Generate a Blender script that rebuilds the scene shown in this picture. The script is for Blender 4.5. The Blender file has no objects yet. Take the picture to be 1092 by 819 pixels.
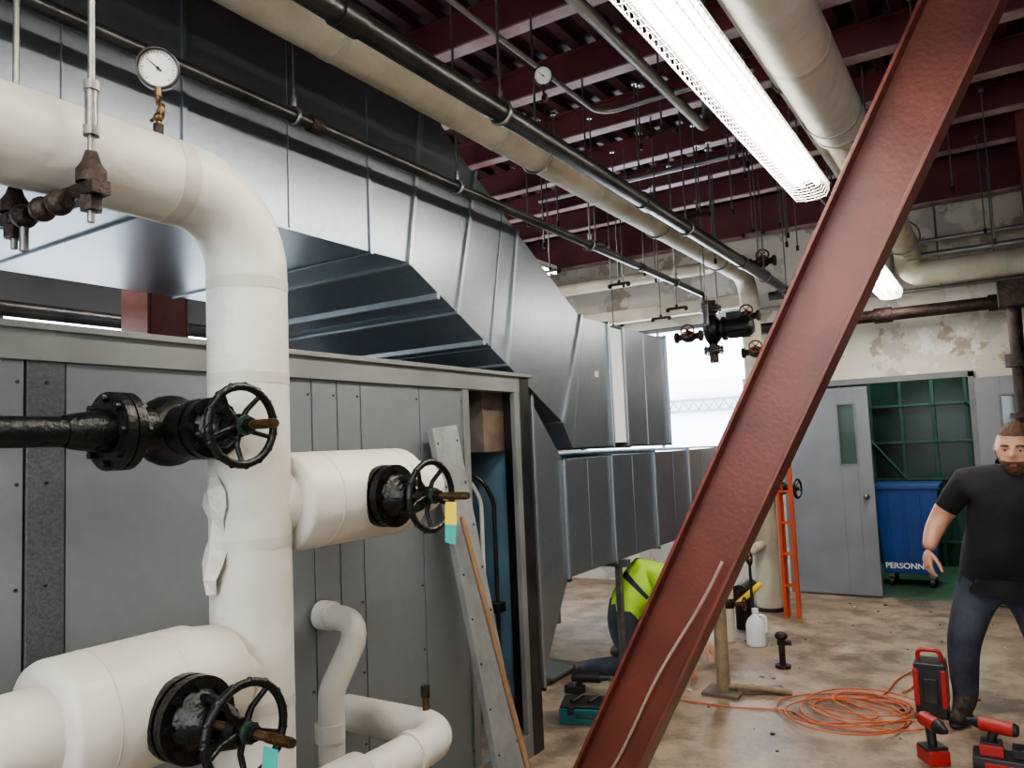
import bpy, math, random
from mathutils import Vector, Matrix
random.seed(4)
V=Vector
sc=bpy.context.scene
CZ=1.65
# ------------------------------------------------------------------ materials
def M(name,col,rough=.5,metal=0,var=.12,scale=6,bump=0,bscale=40,col2=None,emit=0,lo=.35,hi=.65,stretch=None,detail=5,trans=0,alpha=1):
    m=bpy.data.materials.new(name); m.use_nodes=True
    nt=m.node_tree; n=nt.nodes; l=nt.links
    b=n['Principled BSDF']; b.inputs['Roughness'].default_value=rough; b.inputs['Metallic'].default_value=metal
    if trans: b.inputs['Transmission Weight'].default_value=trans
    tc=n.new('ShaderNodeTexCoord'); mp=n.new('ShaderNodeMapping'); l.new(tc.outputs['Object'],mp.inputs[0])
    if stretch: mp.inputs['Scale'].default_value=stretch
    no=n.new('ShaderNodeTexNoise'); no.inputs['Scale'].default_value=scale; no.inputs['Detail'].default_value=detail
    l.new(mp.outputs[0],no.inputs['Vector'])
    cr=n.new('ShaderNodeValToRGB'); cr.color_ramp.elements[0].position=lo; cr.color_ramp.elements[1].position=hi
    c2=col2 or tuple(c*(1-var*2) for c in col)
    cr.color_ramp.elements[0].color=(*c2,1); cr.color_ramp.elements[1].color=(*col,1)
    l.new(no.outputs['Fac'],cr.inputs[0]); l.new(cr.outputs[0],b.inputs['Base Color'])
    if bump:
        n2=n.new('ShaderNodeTexNoise'); n2.inputs['Scale'].default_value=bscale; n2.inputs['Detail'].default_value=4
        l.new(mp.outputs[0],n2.inputs['Vector'])
        bp=n.new('ShaderNodeBump'); bp.inputs['Strength'].default_value=bump; bp.inputs['Distance'].default_value=.02
        l.new(n2.outputs['Fac'],bp.inputs['Height']); l.new(bp.outputs[0],b.inputs['Normal'])
    if emit:
        b.inputs['Emission Color'].default_value=(*col,1); b.inputs['Emission Strength'].default_value=emit
    return m
def galv(name,col,rough=.33,sp=45,metal=.85,mixf=.1,bump=.2):
    m=M(name,col,rough,metal,.07,1.1)
    nt=m.node_tree; n=nt.nodes; l=nt.links; b=n['Principled BSDF']
    vo=n.new('ShaderNodeTexVoronoi'); vo.inputs['Scale'].default_value=sp
    tc=[x for x in n if x.type=='TEX_COORD'][0]; l.new(tc.outputs['Object'],vo.inputs['Vector'])
    cr=[x for x in n if x.type=='VALTORGB'][0]
    bw=n.new('ShaderNodeRGBToBW'); l.new(vo.outputs['Color'],bw.inputs[0])
    mx=n.new('ShaderNodeMix'); mx.data_type='RGBA'; mx.blend_type='MULTIPLY'; mx.inputs[0].default_value=mixf
    l.new(cr.outputs[0],mx.inputs[6]); l.new(bw.outputs[0],mx.inputs[7])
    l.new(mx.outputs[2],b.inputs['Base Color'])
    no=n.new('ShaderNodeTexNoise'); no.inputs['Scale'].default_value=.9; no.inputs['Detail'].default_value=1; l.new(tc.outputs['Object'],no.inputs['Vector'])
    bp=n.new('ShaderNodeBump'); bp.inputs['Strength'].default_value=bump; bp.inputs['Distance'].default_value=.06
    l.new(no.outputs['Fac'],bp.inputs['Height']); l.new(bp.outputs[0],b.inputs['Normal'])
    return m
m_duct=galv('galvanized_duct',(.30,.335,.375),.34)
m_flange=galv('galvanized_flange',(.40,.44,.46),.36,70)
m_ahu=galv('ahu_panel',(.24,.265,.28),.40,30,.4,.06,.1)
m_ahu2=galv('ahu_panel_dark',(.15,.165,.17),.5,160,.5,.4)
m_ahut=M('ahu_trim',(.25,.26,.255),.5,.4,.12,3)
m_lean=M('brushed_panel',(.34,.36,.36),.45,.4,.15,6,.2,50)
m_ins=M('pipe_insulation_white',(.58,.565,.52),.5,0,.05,2.2,.6,8,col2=(.47,.45,.405))
m_ins2=M('pipe_insulation_aged',(.56,.53,.44),.6,0,.12,4,.4,16,col2=(.42,.37,.28))
m_seam=M('insulation_tape',(.46,.44,.39),.5,0,.05,6)
m_iron=M('black_iron',(.010,.010,.010),.32,.3,.2,10,.25,80)
m_brass=M('brass_stem',(.19,.12,.065),.4,.9,.2,30)
m_green=M('green_bonnet',(.02,.05,.035),.5,.2,.2,30)
m_steel=M('dark_steel_pipe',(.085,.085,.085),.32,.8,.25,4,.1,60)
m_rust=M('rusty_iron',(.055,.035,.028),.55,.5,.3,15,.4,60)
m_redw=M('faded_red_wheel',(.16,.03,.02),.5,.2,.2,15)
m_zinc=M('zinc_rod',(.24,.24,.23),.4,.85,.15,20)
m_cond=M('conduit',(.34,.33,.33),.4,.7,.1,8)
m_red=M('red_primer_steel',(.160,.043,.030),.42,.0,.15,4,.08,50,col2=(.115,.031,.023))
m_maroon=M('maroon_deck',(.085,.020,.024),.6,0,.2,2,col2=(.052,.014,.016))
m_beam=M('maroon_beam',(.15,.036,.041),.6,0,.2,3)
m_beamf=M('beam_flange_faded',(.38,.27,.27),.6,0,.2,3,col2=(.20,.09,.09))
m_white=M('white_enamel',(.75,.75,.72),.4,0,.03)
m_tube=M('fluorescent_tube',(1,.95,.86),.4,0,0,emit=20)
m_door=M('grey_door_paint',(.19,.20,.225),.42,0,.08,3)
m_doorg=M('door_glass',(.06,.10,.085),.1,0,.1,3)
m_frame=M('door_frame_paint',(.16,.17,.18),.5,0,.1)
m_blue=M('blue_plastic',(.012,.06,.26),.4,0,.1,4)
m_text=M('white_lettering',(.8,.8,.8),.5,0,0)
m_orange=M('orange_cord',(.55,.13,.05),.5,0,.1,20)
m_ladder=M('orange_fiberglass',(.55,.085,.03),.45,0,.1,8)
m_black=M('black_plastic',(.015,.015,.017),.45,0,.1)
m_redp=M('red_plastic',(.38,.022,.02),.4,0,.1)
m_teal=M('teal_plastic',(.01,.11,.12),.45,0,.1)
m_wood=M('wood_handle',(.25,.15,.075),.55,0,.15,6,stretch=(8,8,.6))
m_tan=M('aged_pipe_wrap',(.28,.21,.135),.7,0,.2,10,.3,30)
m_rope=M('pale_rope',(.36,.28,.23),.7,0,.1,30)
m_jug=M('translucent_jug',(.72,.74,.76),.3,0,.03)
m_paper=M('paper_tag_white',(.56,.54,.48),.7,0,.1,8,.5,20)
m_yel=M('yellow_tag',(.70,.52,.04),.6,0,.05)
m_tealtag=M('teal_tag',(.04,.32,.27),.6,0,.05)
m_dial=M('gauge_dial',(.72,.72,.68),.4,0,.02)
m_brown=M('brown_board',(.16,.12,.09),.7,0,.2,8)
m_endblue=M('end_wall_window_blue',(.18,.30,.42),.4,.2,.1,5)  # blue put into the end wall colour for window light seen beyond
m_shelf=M('green_panelling',(.035,.115,.07),.6,0,.3,3,col2=(.012,.04,.028),stretch=(6,1,1))
m_gfloor=M('green_floor',(.08,.17,.11),.5,0,.2,4)
m_skin=M('skin',(.48,.25,.17),.5,0,.06,30)
m_hair=M('hair_brown',(.12,.06,.03),.7,0,.3,80,.5,150)
m_beard=M('beard_brown',(.17,.08,.04),.75,0,.3,90,.5,150)
m_eye=M('eye_white',(.42,.40,.38),.3,0,0); m_iris=M('iris_dark',(.03,.02,.02),.3,0,0); m_lip=M('lips',(.30,.11,.09),.5,0,.05)
m_shirt=M('black_tshirt',(.010,.010,.013),.85,0,.3,6,.5,10)
m_jean=M('dark_jeans',(.050,.060,.080),.85,0,.3,7,.8,11,col2=(.022,.028,.042))
m_boot=M('work_boot',(.05,.035,.025),.65,0,.3,20,.3,40)
m_hiviz=M('hi_viz_shirt',(.42,.70,.06),.7,0,.1,6,.5,9)
m_navy=M('navy_stripe',(.02,.03,.06),.7,0,.1)
m_canvasgap=M('canvas_and_window_gap',(.92,.95,.98),.7,0,.03,4)  # near-white, paints in window light glimpsed between supply duct sections
m_cream=M('cream_wall',(.46,.44,.39),.75,0,.1,1.6,.3,8)
m_dark=M('dark_equipment_wall',(.13,.135,.14),.7,0,.1,1.6)
def floor_mat():
    m=M('concrete_floor',(.36,.285,.215),.45,0,.2,1.1,.2,25,col2=(.18,.135,.10),lo=.3,hi=.7,detail=9)
    nt=m.node_tree; n=nt.nodes; l=nt.links; b=n['Principled BSDF']
    tc=[x for x in n if x.type=='TEX_COORD'][0]; cr=[x for x in n if x.type=='VALTORGB'][0]
    no=n.new('ShaderNodeTexNoise'); no.inputs['Scale'].default_value=5; no.inputs['Detail'].default_value=10; no.inputs['Roughness'].default_value=.7
    l.new(tc.outputs['Object'],no.inputs['Vector'])
    c2=n.new('ShaderNodeValToRGB'); c2.color_ramp.elements[0].position=.40; c2.color_ramp.elements[0].color=(.33,.29,.26,1)
    c2.color_ramp.elements[1].position=.56; c2.color_ramp.elements[1].color=(1.1,1.05,1.0,1)
    l.new(no.outputs['Fac'],c2.inputs[0])
    mx=n.new('ShaderNodeMix'); mx.data_type='RGBA'; mx.blend_type='MULTIPLY'; mx.inputs[0].default_value=.7
    l.new(cr.outputs[0],mx.inputs[6]); l.new(c2.outputs[0],mx.inputs[7])
    # dark wet-looking stain patches and pale dust
    src=mx.outputs[2]
    for (s_,lo,hi,c,off,mf) in((.9,.60,.64,(.07,.055,.045,1),2.2,.6),(1.7,.60,.68,(.46,.40,.33,1),9.1,.5)):
        mp=n.new('ShaderNodeMapping'); mp.inputs['Location'].default_value=(off,off,0); l.new(tc.outputs['Object'],mp.inputs[0])
        n3=n.new('ShaderNodeTexNoise'); n3.inputs['Scale'].default_value=s_; n3.inputs['Detail'].default_value=9; n3.inputs['Roughness'].default_value=.6
        l.new(mp.outputs[0],n3.inputs['Vector']); c3=n.new('ShaderNodeValToRGB'); c3.color_ramp.elements[0].position=lo; c3.color_ramp.elements[0].color=(0,0,0,1)
        c3.color_ramp.elements[1].position=hi; c3.color_ramp.elements[1].color=(mf,mf,mf,1); l.new(n3.outputs['Fac'],c3.inputs[0])
        m2=n.new('ShaderNodeMix'); m2.data_type='RGBA'; l.new(c3.outputs[0],m2.inputs[0]); l.new(src,m2.inputs[6]); m2.inputs[7].default_value=c; src=m2.outputs[2]
    l.new(src,b.inputs['Base Color'])
    mr=n.new('ShaderNodeMapRange'); mr.inputs[3].default_value=.28; mr.inputs[4].default_value=.65
    l.new(no.outputs['Fac'],mr.inputs[0]); l.new(mr.outputs[0],b.inputs['Roughness'])
    return m
m_floor=floor_mat()
def wall_mat():
    m=M('peeling_wall',(.60,.57,.50),.8,0,.1,.9,.3,9,col2=(.47,.43,.36),detail=8)
    nt=m.node_tree; n=nt.nodes; l=nt.links; b=n['Principled BSDF']
    tc=[x for x in n if x.type=='TEX_COORD'][0]; src=[x for x in n if x.type=='VALTORGB'][0].outputs[0]
    for (sc_,lo,hi,c,off,mf) in((1.5,.53,.56,(.36,.34,.31,1),0,.75),(2.6,.59,.62,(.28,.22,.15,1),7.3,.75),(1.1,.58,.60,(.70,.69,.66,1),3.1,.8)):
        mp=n.new('ShaderNodeMapping'); mp.inputs['Location'].default_value=(off,off,off); l.new(tc.outputs['Object'],mp.inputs[0])
        no=n.new('ShaderNodeTexNoise'); no.inputs['Scale'].default_value=sc_; no.inputs['Detail'].default_value=10; no.inputs['Roughness'].default_value=.62
        l.new(mp.outputs[0],no.inputs['Vector'])
        c2=n.new('ShaderNodeValToRGB'); c2.color_ramp.elements[0].position=lo; c2.color_ramp.elements[0].color=(0,0,0,1)
        c2.color_ramp.elements[1].position=hi; c2.color_ramp.elements[1].color=(mf,mf,mf,1); l.new(no.outputs['Fac'],c2.inputs[0])
        mx=n.new('ShaderNodeMix'); mx.data_type='RGBA'; l.new(c2.outputs[0],mx.inputs[0]); l.new(src,mx.inputs[6]); mx.inputs[7].default_value=c; src=mx.outputs[2]
    l.new(src,b.inputs['Base Color']); return m
m_wall=wall_mat()

# ------------------------------------------------------------------ geometry builder
def basis(d):
    d=V(d).normalized(); a=V((0,0,1)) if abs(d.z)<.9 else V((1,0,0))
    u=d.cross(a).normalized(); w=d.cross(u).normalized(); return d,u,w
def fillet(pts,R,n=8):
    pts=[V(p) for p in pts]; out=[pts[0]]
    for i in range(1,len(pts)-1):
        p=pts[i]; a=pts[i-1]-p; b=pts[i+1]-p; la,lb=a.length,b.length; a.normalize(); b.normalize()
        ang=math.pi-a.angle(b); d=min(R*math.tan(ang/2),la*.49 if i>1 else la*.95,lb*.49 if i<len(pts)-2 else lb*.95)
        P0=p+a*d; P3=p+b*d; P1=P0-a*d*.5523; P2=P3-b*d*.5523
        for k in range(n+1):
            t=k/n; out.append(P0*(1-t)**3+P1*3*t*(1-t)**2+P2*3*t*t*(1-t)+P3*t**3)
    out.append(pts[-1]); return out
class O:
    def __init__(s,name): s.n=name; s.v=[]; s.f=[]; s.m=[]; s.s=[]; s.mats=[]
    def mi(s,m):
        if m not in s.mats: s.mats.append(m)
        return s.mats.index(m)
    def add(s,vs,fs,m,sm=False):
        o=len(s.v); s.v+= [V(x) for x in vs]; k=s.mi(m)
        for f in fs: s.f.append([i+o for i in f]); s.m.append(k); s.s.append(sm)
    def box(s,c,sz,m,R=None):
        c=V(c); h=V(sz)/2; vs=[]
        for x in(-1,1):
            for y in(-1,1):
                for z in(-1,1):
                    p=V((x*h.x,y*h.y,z*h.z)); p=(R@p if R else p)+c; vs.append(p)
        s.add(vs,[(0,1,3,2),(4,6,7,5),(0,4,5,1),(2,3,7,6),(0,2,6,4),(1,5,7,3)],m)
    def bb(s,a,b,m):
        a=V(a);b=V(b); s.box((a+b)/2,(abs(b.x-a.x),abs(b.y-a.y),abs(b.z-a.z)),m)
    def cyl(s,a,b,r,m,r2=None,n=24,caps=True):
        s.sweep([a,b],[r,r if r2 is None else r2],m,n,caps)
    def sweep(s,pts,r,m,n=12,caps=True,closed=False):
        pts=[V(p) for p in pts]; N=len(pts)
        rs=r if isinstance(r,(list,tuple)) else [r]*N
        def tan(i):
            if closed: return (pts[(i+1)%N]-pts[i-1]).normalized()
            if i==0: return (pts[1]-pts[0]).normalized()
            if i==N-1: return (pts[-1]-pts[-2]).normalized()
            return ((pts[i+1]-pts[i]).normalized()+(pts[i]-pts[i-1]).normalized()).normalized()
        d,u,w=basis(tan(0)); vs=[]; rings=[]
        for i in range(N):
            t=tan(i); u=(u-t*u.dot(t)).normalized(); w=t.cross(u)
            rings.append([pts[i]+(u*math.cos(2*math.pi*k/n)+w*math.sin(2*math.pi*k/n))*rs[i] for k in range(n)])
        for rg in rings: vs+=rg
        fs=[]
        for i in range(N if closed else N-1):
            j=(i+1)%N
            for k in range(n):
                k2=(k+1)%n; fs.append((i*n+k,i*n+k2,j*n+k2,j*n+k))
        s.add(vs,fs,m,True)
        if caps and not closed:
            s.add(rings[0],[tuple(reversed(range(n)))],m); s.add(rings[-1],[tuple(range(n))],m)
    def lathe(s,c,ax,prof,m,n=24):
        c=V(c); d,u,w=basis(ax); s.sweepr([(c+d*h,r) for h,r in prof],d,u,w,m,n)
    def sweepr(s,pr,d,u,w,m,n):
        vs=[];fs=[]
        for p,r in pr:
            vs+=[p+(u*math.cos(2*math.pi*k/n)+w*math.sin(2*math.pi*k/n))*r for k in range(n)]
        for i in range(len(pr)-1):
            for k in range(n):
                k2=(k+1)%n; fs.append((i*n+k,i*n+k2,(i+1)*n+k2,(i+1)*n+k))
        s.add(vs,fs,m,True)
    def torus(s,c,ax,R,r,m,n=32,k=10):
        c=V(c); d,u,w=basis(ax)
        s.sweep([c+(u*math.cos(2*math.pi*i/n)+w*math.sin(2*math.pi*i/n))*R for i in range(n)],r,m,k,closed=True)
    def sph(s,c,r,m,sc=(1,1,1),n=16,R=None):
        c=V(c); vs=[];fs=[]; h=n//2
        for i in range(h+1):
            th=math.pi*i/h
            for k in range(n):
                ph=2*math.pi*k/n; p=V((math.sin(th)*math.cos(ph)*sc[0],math.sin(th)*math.sin(ph)*sc[1],math.cos(th)*sc[2]))*r
                vs.append(c+(R@p if R else p))
        for i in range(h):
            for k in range(n): k2=(k+1)%n; fs.append((i*n+k,(i+1)*n+k,(i+1)*n+k2,i*n+k2))
        s.add(vs,fs,m,True)
    def prism(s,poly,vec,m):
        poly=[V(p) for p in poly]; vec=V(vec); n=len(poly)
        s.add(poly+[p+vec for p in poly],[tuple(range(n)),tuple(reversed(range(n,2*n)))]+[(i,(i+1)%n+0,(i+1)%n+n,i+n)[::-1] for i in range(n)],m)
    def wheel(s,c,ax,R,r,m,sp=5,dish=.02):
        c=V(c); d,u,w=basis(ax); s.torus(c,ax,R,r,m,40,10)
        s.cyl(c-d*.012-d*dish,c+d*.012,R*.2,m,n=16)
        for i in range(sp):
            a=2*math.pi*i/sp+.3; e=u*math.cos(a)+w*math.sin(a)
            s.sweep([c+e*R*.15-d*dish*.6,c+e*R*.5-d*dish*.9,c+e*R*.98],[R*.09,R*.07,R*.065],m,8)
        for i in range(15):
            a=2*math.pi*i/15; e=u*math.cos(a)+w*math.sin(a); s.sph(c+e*(R+r*.45),r*.85,m,n=8)
    def bolts(s,c,ax,R,n,r,h,m,ph=0):
        c=V(c); d,u,w=basis(ax)
        for i in range(n):
            a=2*math.pi*i/n+ph; e=u*math.cos(a)+w*math.sin(a); s.cyl(c+e*R-d*h/2,c+e*R+d*h/2,r,m,n=6)
    def done(s,bevel=0,parent=None,recenter=True):
        me=bpy.data.meshes.new(s.n)
        if recenter and s.v:
            mn=V((min(v.x for v in s.v),min(v.y for v in s.v),min(v.z for v in s.v))); mx=V((max(v.x for v in s.v),max(v.y for v in s.v),max(v.z for v in s.v)))
            c=V(((mn.x+mx.x)/2,(mn.y+mx.y)/2,mn.z))
        else: c=V((0,0,0))
        me.from_pydata([v-c for v in s.v],[],s.f); 
        for m in s.mats: me.materials.append(m)
        me.polygons.foreach_set('material_index',s.m); me.polygons.foreach_set('use_smooth',s.s); me.update()
        ob=bpy.data.objects.new(s.n,me); sc.collection.objects.link(ob); ob.location=c
        if bevel:
            b=ob.modifiers.new('bevel','BEVEL'); b.width=bevel; b.segments=2; b.limit_method='ANGLE'; b.angle_limit=math.radians(50)
        if parent: ob.parent=parent
        return ob
def empty(name,loc=(0,0,0)):
    e=bpy.data.objects.new(name,None); sc.collection.objects.link(e); e.location=loc; e.empty_display_size=.1; return e

# ------------------------------------------------------------------ room shell
XL,XR,YB,YF,ZC=-6.4,3.0,-3.0,8.5,4.22
ZW=4.37
ZR=3.997   # rods end at underside of beams
o=O('floor'); o.bb((XL-.2,YB-.2,-.15),(XR+.2,YF,0),m_floor); o.done()
o=O('wall_far')
def wb(x0,x1,z0,z1): o.bb((x0,YF,z0),(x1,YF+.2,z1),m_wall)
wb(XL,-4.45,0,ZW); wb(-4.45,-2.28,0,1.5); wb(-4.45,-2.28,2.95,ZW); wb(-2.28,-1.99,0,ZW); wb(-1.99,-.2,2.14,ZW); wb(-.2,XR,0,ZW)
o.done()
o=O('wall_left')
for a,b,z0,z1 in((YB,-.5,0,ZW),(6.2,YF+.2,0,ZW),(-.5,6.2,0,1.3),(-.5,6.2,2.9,ZW)): o.bb((XL-.2,a,z0),(XL,b,z1),m_dark)
o.done()
o=O('wall_right'); o.bb((XR,YB,0),(XR+.2,YF+.2,ZW),m_cream); o.done()
o=O('wall_rear'); 
o.bb((XL,YB-.2,0),(-3,YB,ZW),m_cream); o.bb((1.8,YB-.2,0),(XR,YB,ZW),m_cream); o.bb((-3,YB-.2,0),(1.8,YB,1.2),m_cream); o.bb((-3,YB-.2,3.4),(1.8,YB,ZW),m_cream); o.done()
o=O('ceiling'); vs=[];fs=[]; x=XL-.2; prof=[]
while x<XR+.2:
    prof+= [(x,ZC+.04),(x+.07,ZC+.04),(x+.09,ZC),(x+.16,ZC)]; x+=.18
for X,Z in prof: vs+=[(X,YB-.2,Z),(X,YF+.2,Z)]
for i in range(len(prof)-1): fs.append((2*i,2*i+1,2*i+3,2*i+2))
o.add(vs,fs,m_maroon); o.bb((XL-.2,YB-.2,ZC+.06),(XR+.2,YF+.2,ZC+.16),m_maroon); o.done()
ys=[-2.2,-1.2,-.2,.8,1.8,2.75,3.6,4.4,5.2,6.0,6.75,7.5]
for i,y in enumerate(ys):
    o=O('ceiling_beam'); 
    o.bb((XL,y-.005,4.01),(XR,y+.005,4.2),m_beam); o.bb((XL,y-.05,3.998),(XR,y+.05,4.01),m_beamf); o.bb((XL,y-.05,4.2),(XR,y+.05,4.215),m_beam); o.done()
o=O('ceiling_beam'); o.bb((XL,8.3,3.8),(XR,8.315,4.2),m_beam); o.bb((XL,8.24,3.785),(XR,8.38,3.8),m_beamf); o.done()
o=O('trim_1'); o.bb((XL,8.36,3.05),(-2.3,8.5,3.2),m_ins2); o.done(.01)
o=O('window_1')
for x in (-4.44,-2.33): o.bb((x-.0,8.55,1.5),(x+.05,8.62,2.95),m_frame)
for z in (1.5,2.9): o.bb((-4.45,8.54,z),(-2.28,8.63,z+.05),m_frame)
o.bb((-3.38,8.56,1.5),(-3.35,8.6,2.95),m_cond); o.done()
o=O('assumed_rear_window')  # unseen window, assumed behind the camera for light from the front
for i in range(7): x=-3+i*.79; o.bb((x,YB-.14,1.2),(x+.05,YB-.06,3.4),m_frame)
for z in (1.2,2.3,3.35): o.bb((-3,YB-.13,z),(1.8,YB-.07,z+.05),m_frame)
o.done()
o=O('added_left_window')  # added window, unseen, so cool light reaches the duct underside
for i in range(7): y=-.5+i*1.108; o.bb((XL-.14,y,1.3),(XL-.06,y+.05,2.9),m_frame)
for z in (1.3,2.85): o.bb((XL-.13,-.5,z),(XL-.07,6.2,z+.05),m_frame)
o.done()
m_out=M('outside_facade',(.92,.93,.94),.8,0,.02)
m_outd=M('outside_lattice',(.24,.30,.36),.7,0,.05)
o=O('outside_building'); o.bb((-12,16,-1),(-3.4,16.3,2.9),m_out)
for k in range(22): 
    x=-8.5+k*.22; o.sweep([(x,15.9,2.25),(x+.11,15.9,2.42),(x+.22,15.9,2.25)],.016,m_outd,4)
o.bb((-8.6,15.88,2.42),(-3.6,15.93,2.48),m_outd); o.bb((-8.6,15.88,2.19),(-3.6,15.93,2.25),m_outd)
o.done()
# doors
def leaf(o,x0,x1,y,wx0,wx1):
    o.bb((x0,y,.015),(wx0,y+.045,2.1),m_door); o.bb((wx1,y,.015),(x1,y+.045,2.1),m_door)
    o.bb((wx0,y,.015),(wx1,y+.045,1.32),m_door); o.bb((wx0,y,1.92),(wx1,y+.045,2.1),m_door)
    o.bb((wx0,y+.018,1.32),(wx1,y+.026,1.92),m_doorg)
    for a,b in(((wx0-.02,y-.008,1.30),(wx0,y,1.94)),((wx1,y-.008,1.30),(wx1+.02,y,1.94)),((wx0,y-.008,1.30),(wx1,y,1.32)),((wx0,y-.008,1.92),(wx1,y,1.94))): o.bb(a,b,m_frame)
o=O('door_1'); leaf(o,-1.95,-1.13,8.44,-1.42,-1.27)
o.cyl((-1.2,8.43,1.0),(-1.2,8.38,1.0),.012,m_zinc,n=12); o.sph((-1.2,8.36,1.0),.03,m_zinc); o.cyl((-1.2,8.44,1.0),(-1.2,8.435,1.0),.035,m_zinc)
o.done(.002)
o=O('door_2'); leaf(o,-.2,.6,8.36,.0,.12)
for z in(.3,1.05,1.85): o.cyl((-.21,8.4,z-.05),(-.21,8.4,z+.05),.012,m_zinc,n=10)
o.bb((.3,8.345,.98),(.55,8.36,1.06),m_zinc)
o.done(.002)
o=O('trim_2'); o.bb((-2.0,8.46,0),(-1.95,8.52,2.17),m_frame); o.bb((-.25,8.46,0),(-.2,8.52,2.17),m_frame); o.bb((-2.0,8.46,2.12),(-.2,8.52,2.18),m_frame); o.done(.003)
o=O('floor_beyond_door'); o.bb((-3,8.5,-.15),(1.5,12,-.002),m_gfloor); o.done()
o=O('wall_beyond_door'); o.bb((-2.2,11.6,0),(1.5,11.8,3),m_shelf); o.bb((-2.25,8.72,0),(-2.15,11.6,3),m_shelf); o.bb((1.4,8.72,0),(1.5,11.6,3),m_shelf); o.done()
o=O('ceiling_beyond_door'); o.bb((-2.25,8.72,3),(1.5,11.8,3.1),m_shelf); o.done()
m_gs=M('green_shelf_steel',(.045,.115,.085),.5,.1,.2,4)
m_gd=M('dark_green_glazing',(.014,.045,.033),.3,0,.3,2)
o=O('green_mullioned_partition')
for x in(-1.75,-1.4,-1.05,-.7,-.35,0,.35): 
    o.bb((x-.02,10.57,0),(x+.02,10.62,2.7),m_gs)
o.bb((-1.8,10.62,.0),(.4,10.66,1.05),m_shelf); o.bb((-1.8,10.62,1.05),(.4,10.66,2.7),m_gd)
for z in(.3,1.05,1.5,1.95,2.4): o.bb((-1.8,10.56,z-.03),(.4,10.62,z),m_gs)
for x0 in(-1.75,-.35): o.sweep([(x0,10.55,.3),(x0+.7,10.55,1.05)],.02,m_gs,6); o.sweep([(x0+.7,10.55,1.05),(x0,10.55,1.95)],.02,m_gs,6)
o.done(.003)
# blue cart
o=O('blue_personnel_cart')
o.prism([(-1.18,9.1,.14),(-.68,9.1,.14),(-.62,9.06,1.04),(-1.22,9.06,1.04)],(0,.5,0),m_blue)
o.bb((-1.25,9.03,1.02),(-.6,9.62,1.07),m_blue)
for x in(-1.1,-.95,-.8): o.bb((x-.012,9.055,.30),(x+.012,9.08,.98),m_blue)
for x in(-1.12,-.74):
    for y in(9.16,9.52): o.cyl((x-.02,y,.05),(x+.02,y,.05),.05,m_black,n=16); o.bb((x-.03,y-.02,.08),(x+.03,y+.02,.15),m_zinc)
cart=o.done(.006)
cu=bpy.data.curves.new('lettering','FONT'); cu.body='PERSONNEL'; cu.size=.082; cu.extrude=.002; cu.offset=.0015; cu.align_x='CENTER'
tx=bpy.data.objects.new('lettering',cu); sc.collection.objects.link(tx); cu.materials.append(m_text)
bpy.context.view_layer.update()
me=bpy.data.meshes.new_from_object(tx.evaluated_get(bpy.context.evaluated_depsgraph_get())); t2=bpy.data.objects.new('lettering_mesh',me); sc.collection.objects.link(t2)
t2.rotation_euler=(math.radians(90),0,0); t2.location=V((-.94,9.05,.20))-cart.location; t2.parent=cart; bpy.data.objects.remove(tx)

# ------------------------------------------------------------------ air handling unit
AX=-2.25
o=O('air_handling_unit')
o.bb((-3.7,YB+.3,.1),(AX-.06,3.05,.12),m_ahut)
seg=[(-2.6,-1.6),(-1.6,-.7),(-.7,.2),(.2,1.06),(1.06,1.167),(1.167,2.10),(2.10,2.235),(2.235,2.37),(2.37,2.755),(2.755,3.10)]
for i,(a,b) in enumerate(seg):
    nar=(b-a)<.12
    o.bb((AX-.05,a+.003,.12),(AX-(.0 if nar else .006),b-.003,1.94),m_ahu2 if nar else m_ahu)
    for z in [.2+.28*k for k in range(7)]:
        for y in((a+b)/2,) if nar else (b-.02,): o.cyl((AX-.01,y,z),(AX-.003 if not nar else AX+.002,y,z),.005,m_steel,n=8)
o.bb((AX-.08,-2.6,.1),(AX-.05,3.08,1.94),m_black)
o.bb((AX-.06,-2.6,0),(AX+.01,3.69,.12),m_ahut)
o.bb((AX-.05,-2.6,1.94),(AX+.012,3.69,2.03),m_ahut); o.bb((AX-.08,-2.6,2.025),(AX+.03,3.72,2.045),m_ahut)
o.bb((-3.7,-2.6,1.97),(AX-.03,3.69,2.03),m_ahu)
o.bb((AX-.09,3.08,.12),(AX+.006,3.13,1.94),m_ahut)
o.bb((AX-.1,3.6,.0),(AX+.014,3.70,2.03),m_steel)
o.bb((AX-.02,3.55,.12),(AX+.01,3.60,1.94),m_ahut)
o.bb((-3.7,-2.6,0),(-3.65,3.69,2.0),m_ahu)
o.bb((-3.7,-2.6,0),(AX,-2.55,2.0),m_ahu)
o.bb((-3.7,3.64,.1),(AX-.1,3.69,2.0),m_endblue)
o.bb((AX-.95,3.4,1.62),(AX-.1,3.63,1.96),m_brown)
for k in range(9):
    x=AX-.16-k*.085
    o.sweep(fillet([(x,3.56,.15),(x,3.56,1.35),(x-.05,3.5,1.5),(x-.35,3.45,1.52)],.15),.012,m_white if k%2 else m_steel,8)
o.bb((AX-.9,3.5,.75),(AX-.12,3.58,.80),m_steel)
o.done(.002)

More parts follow.
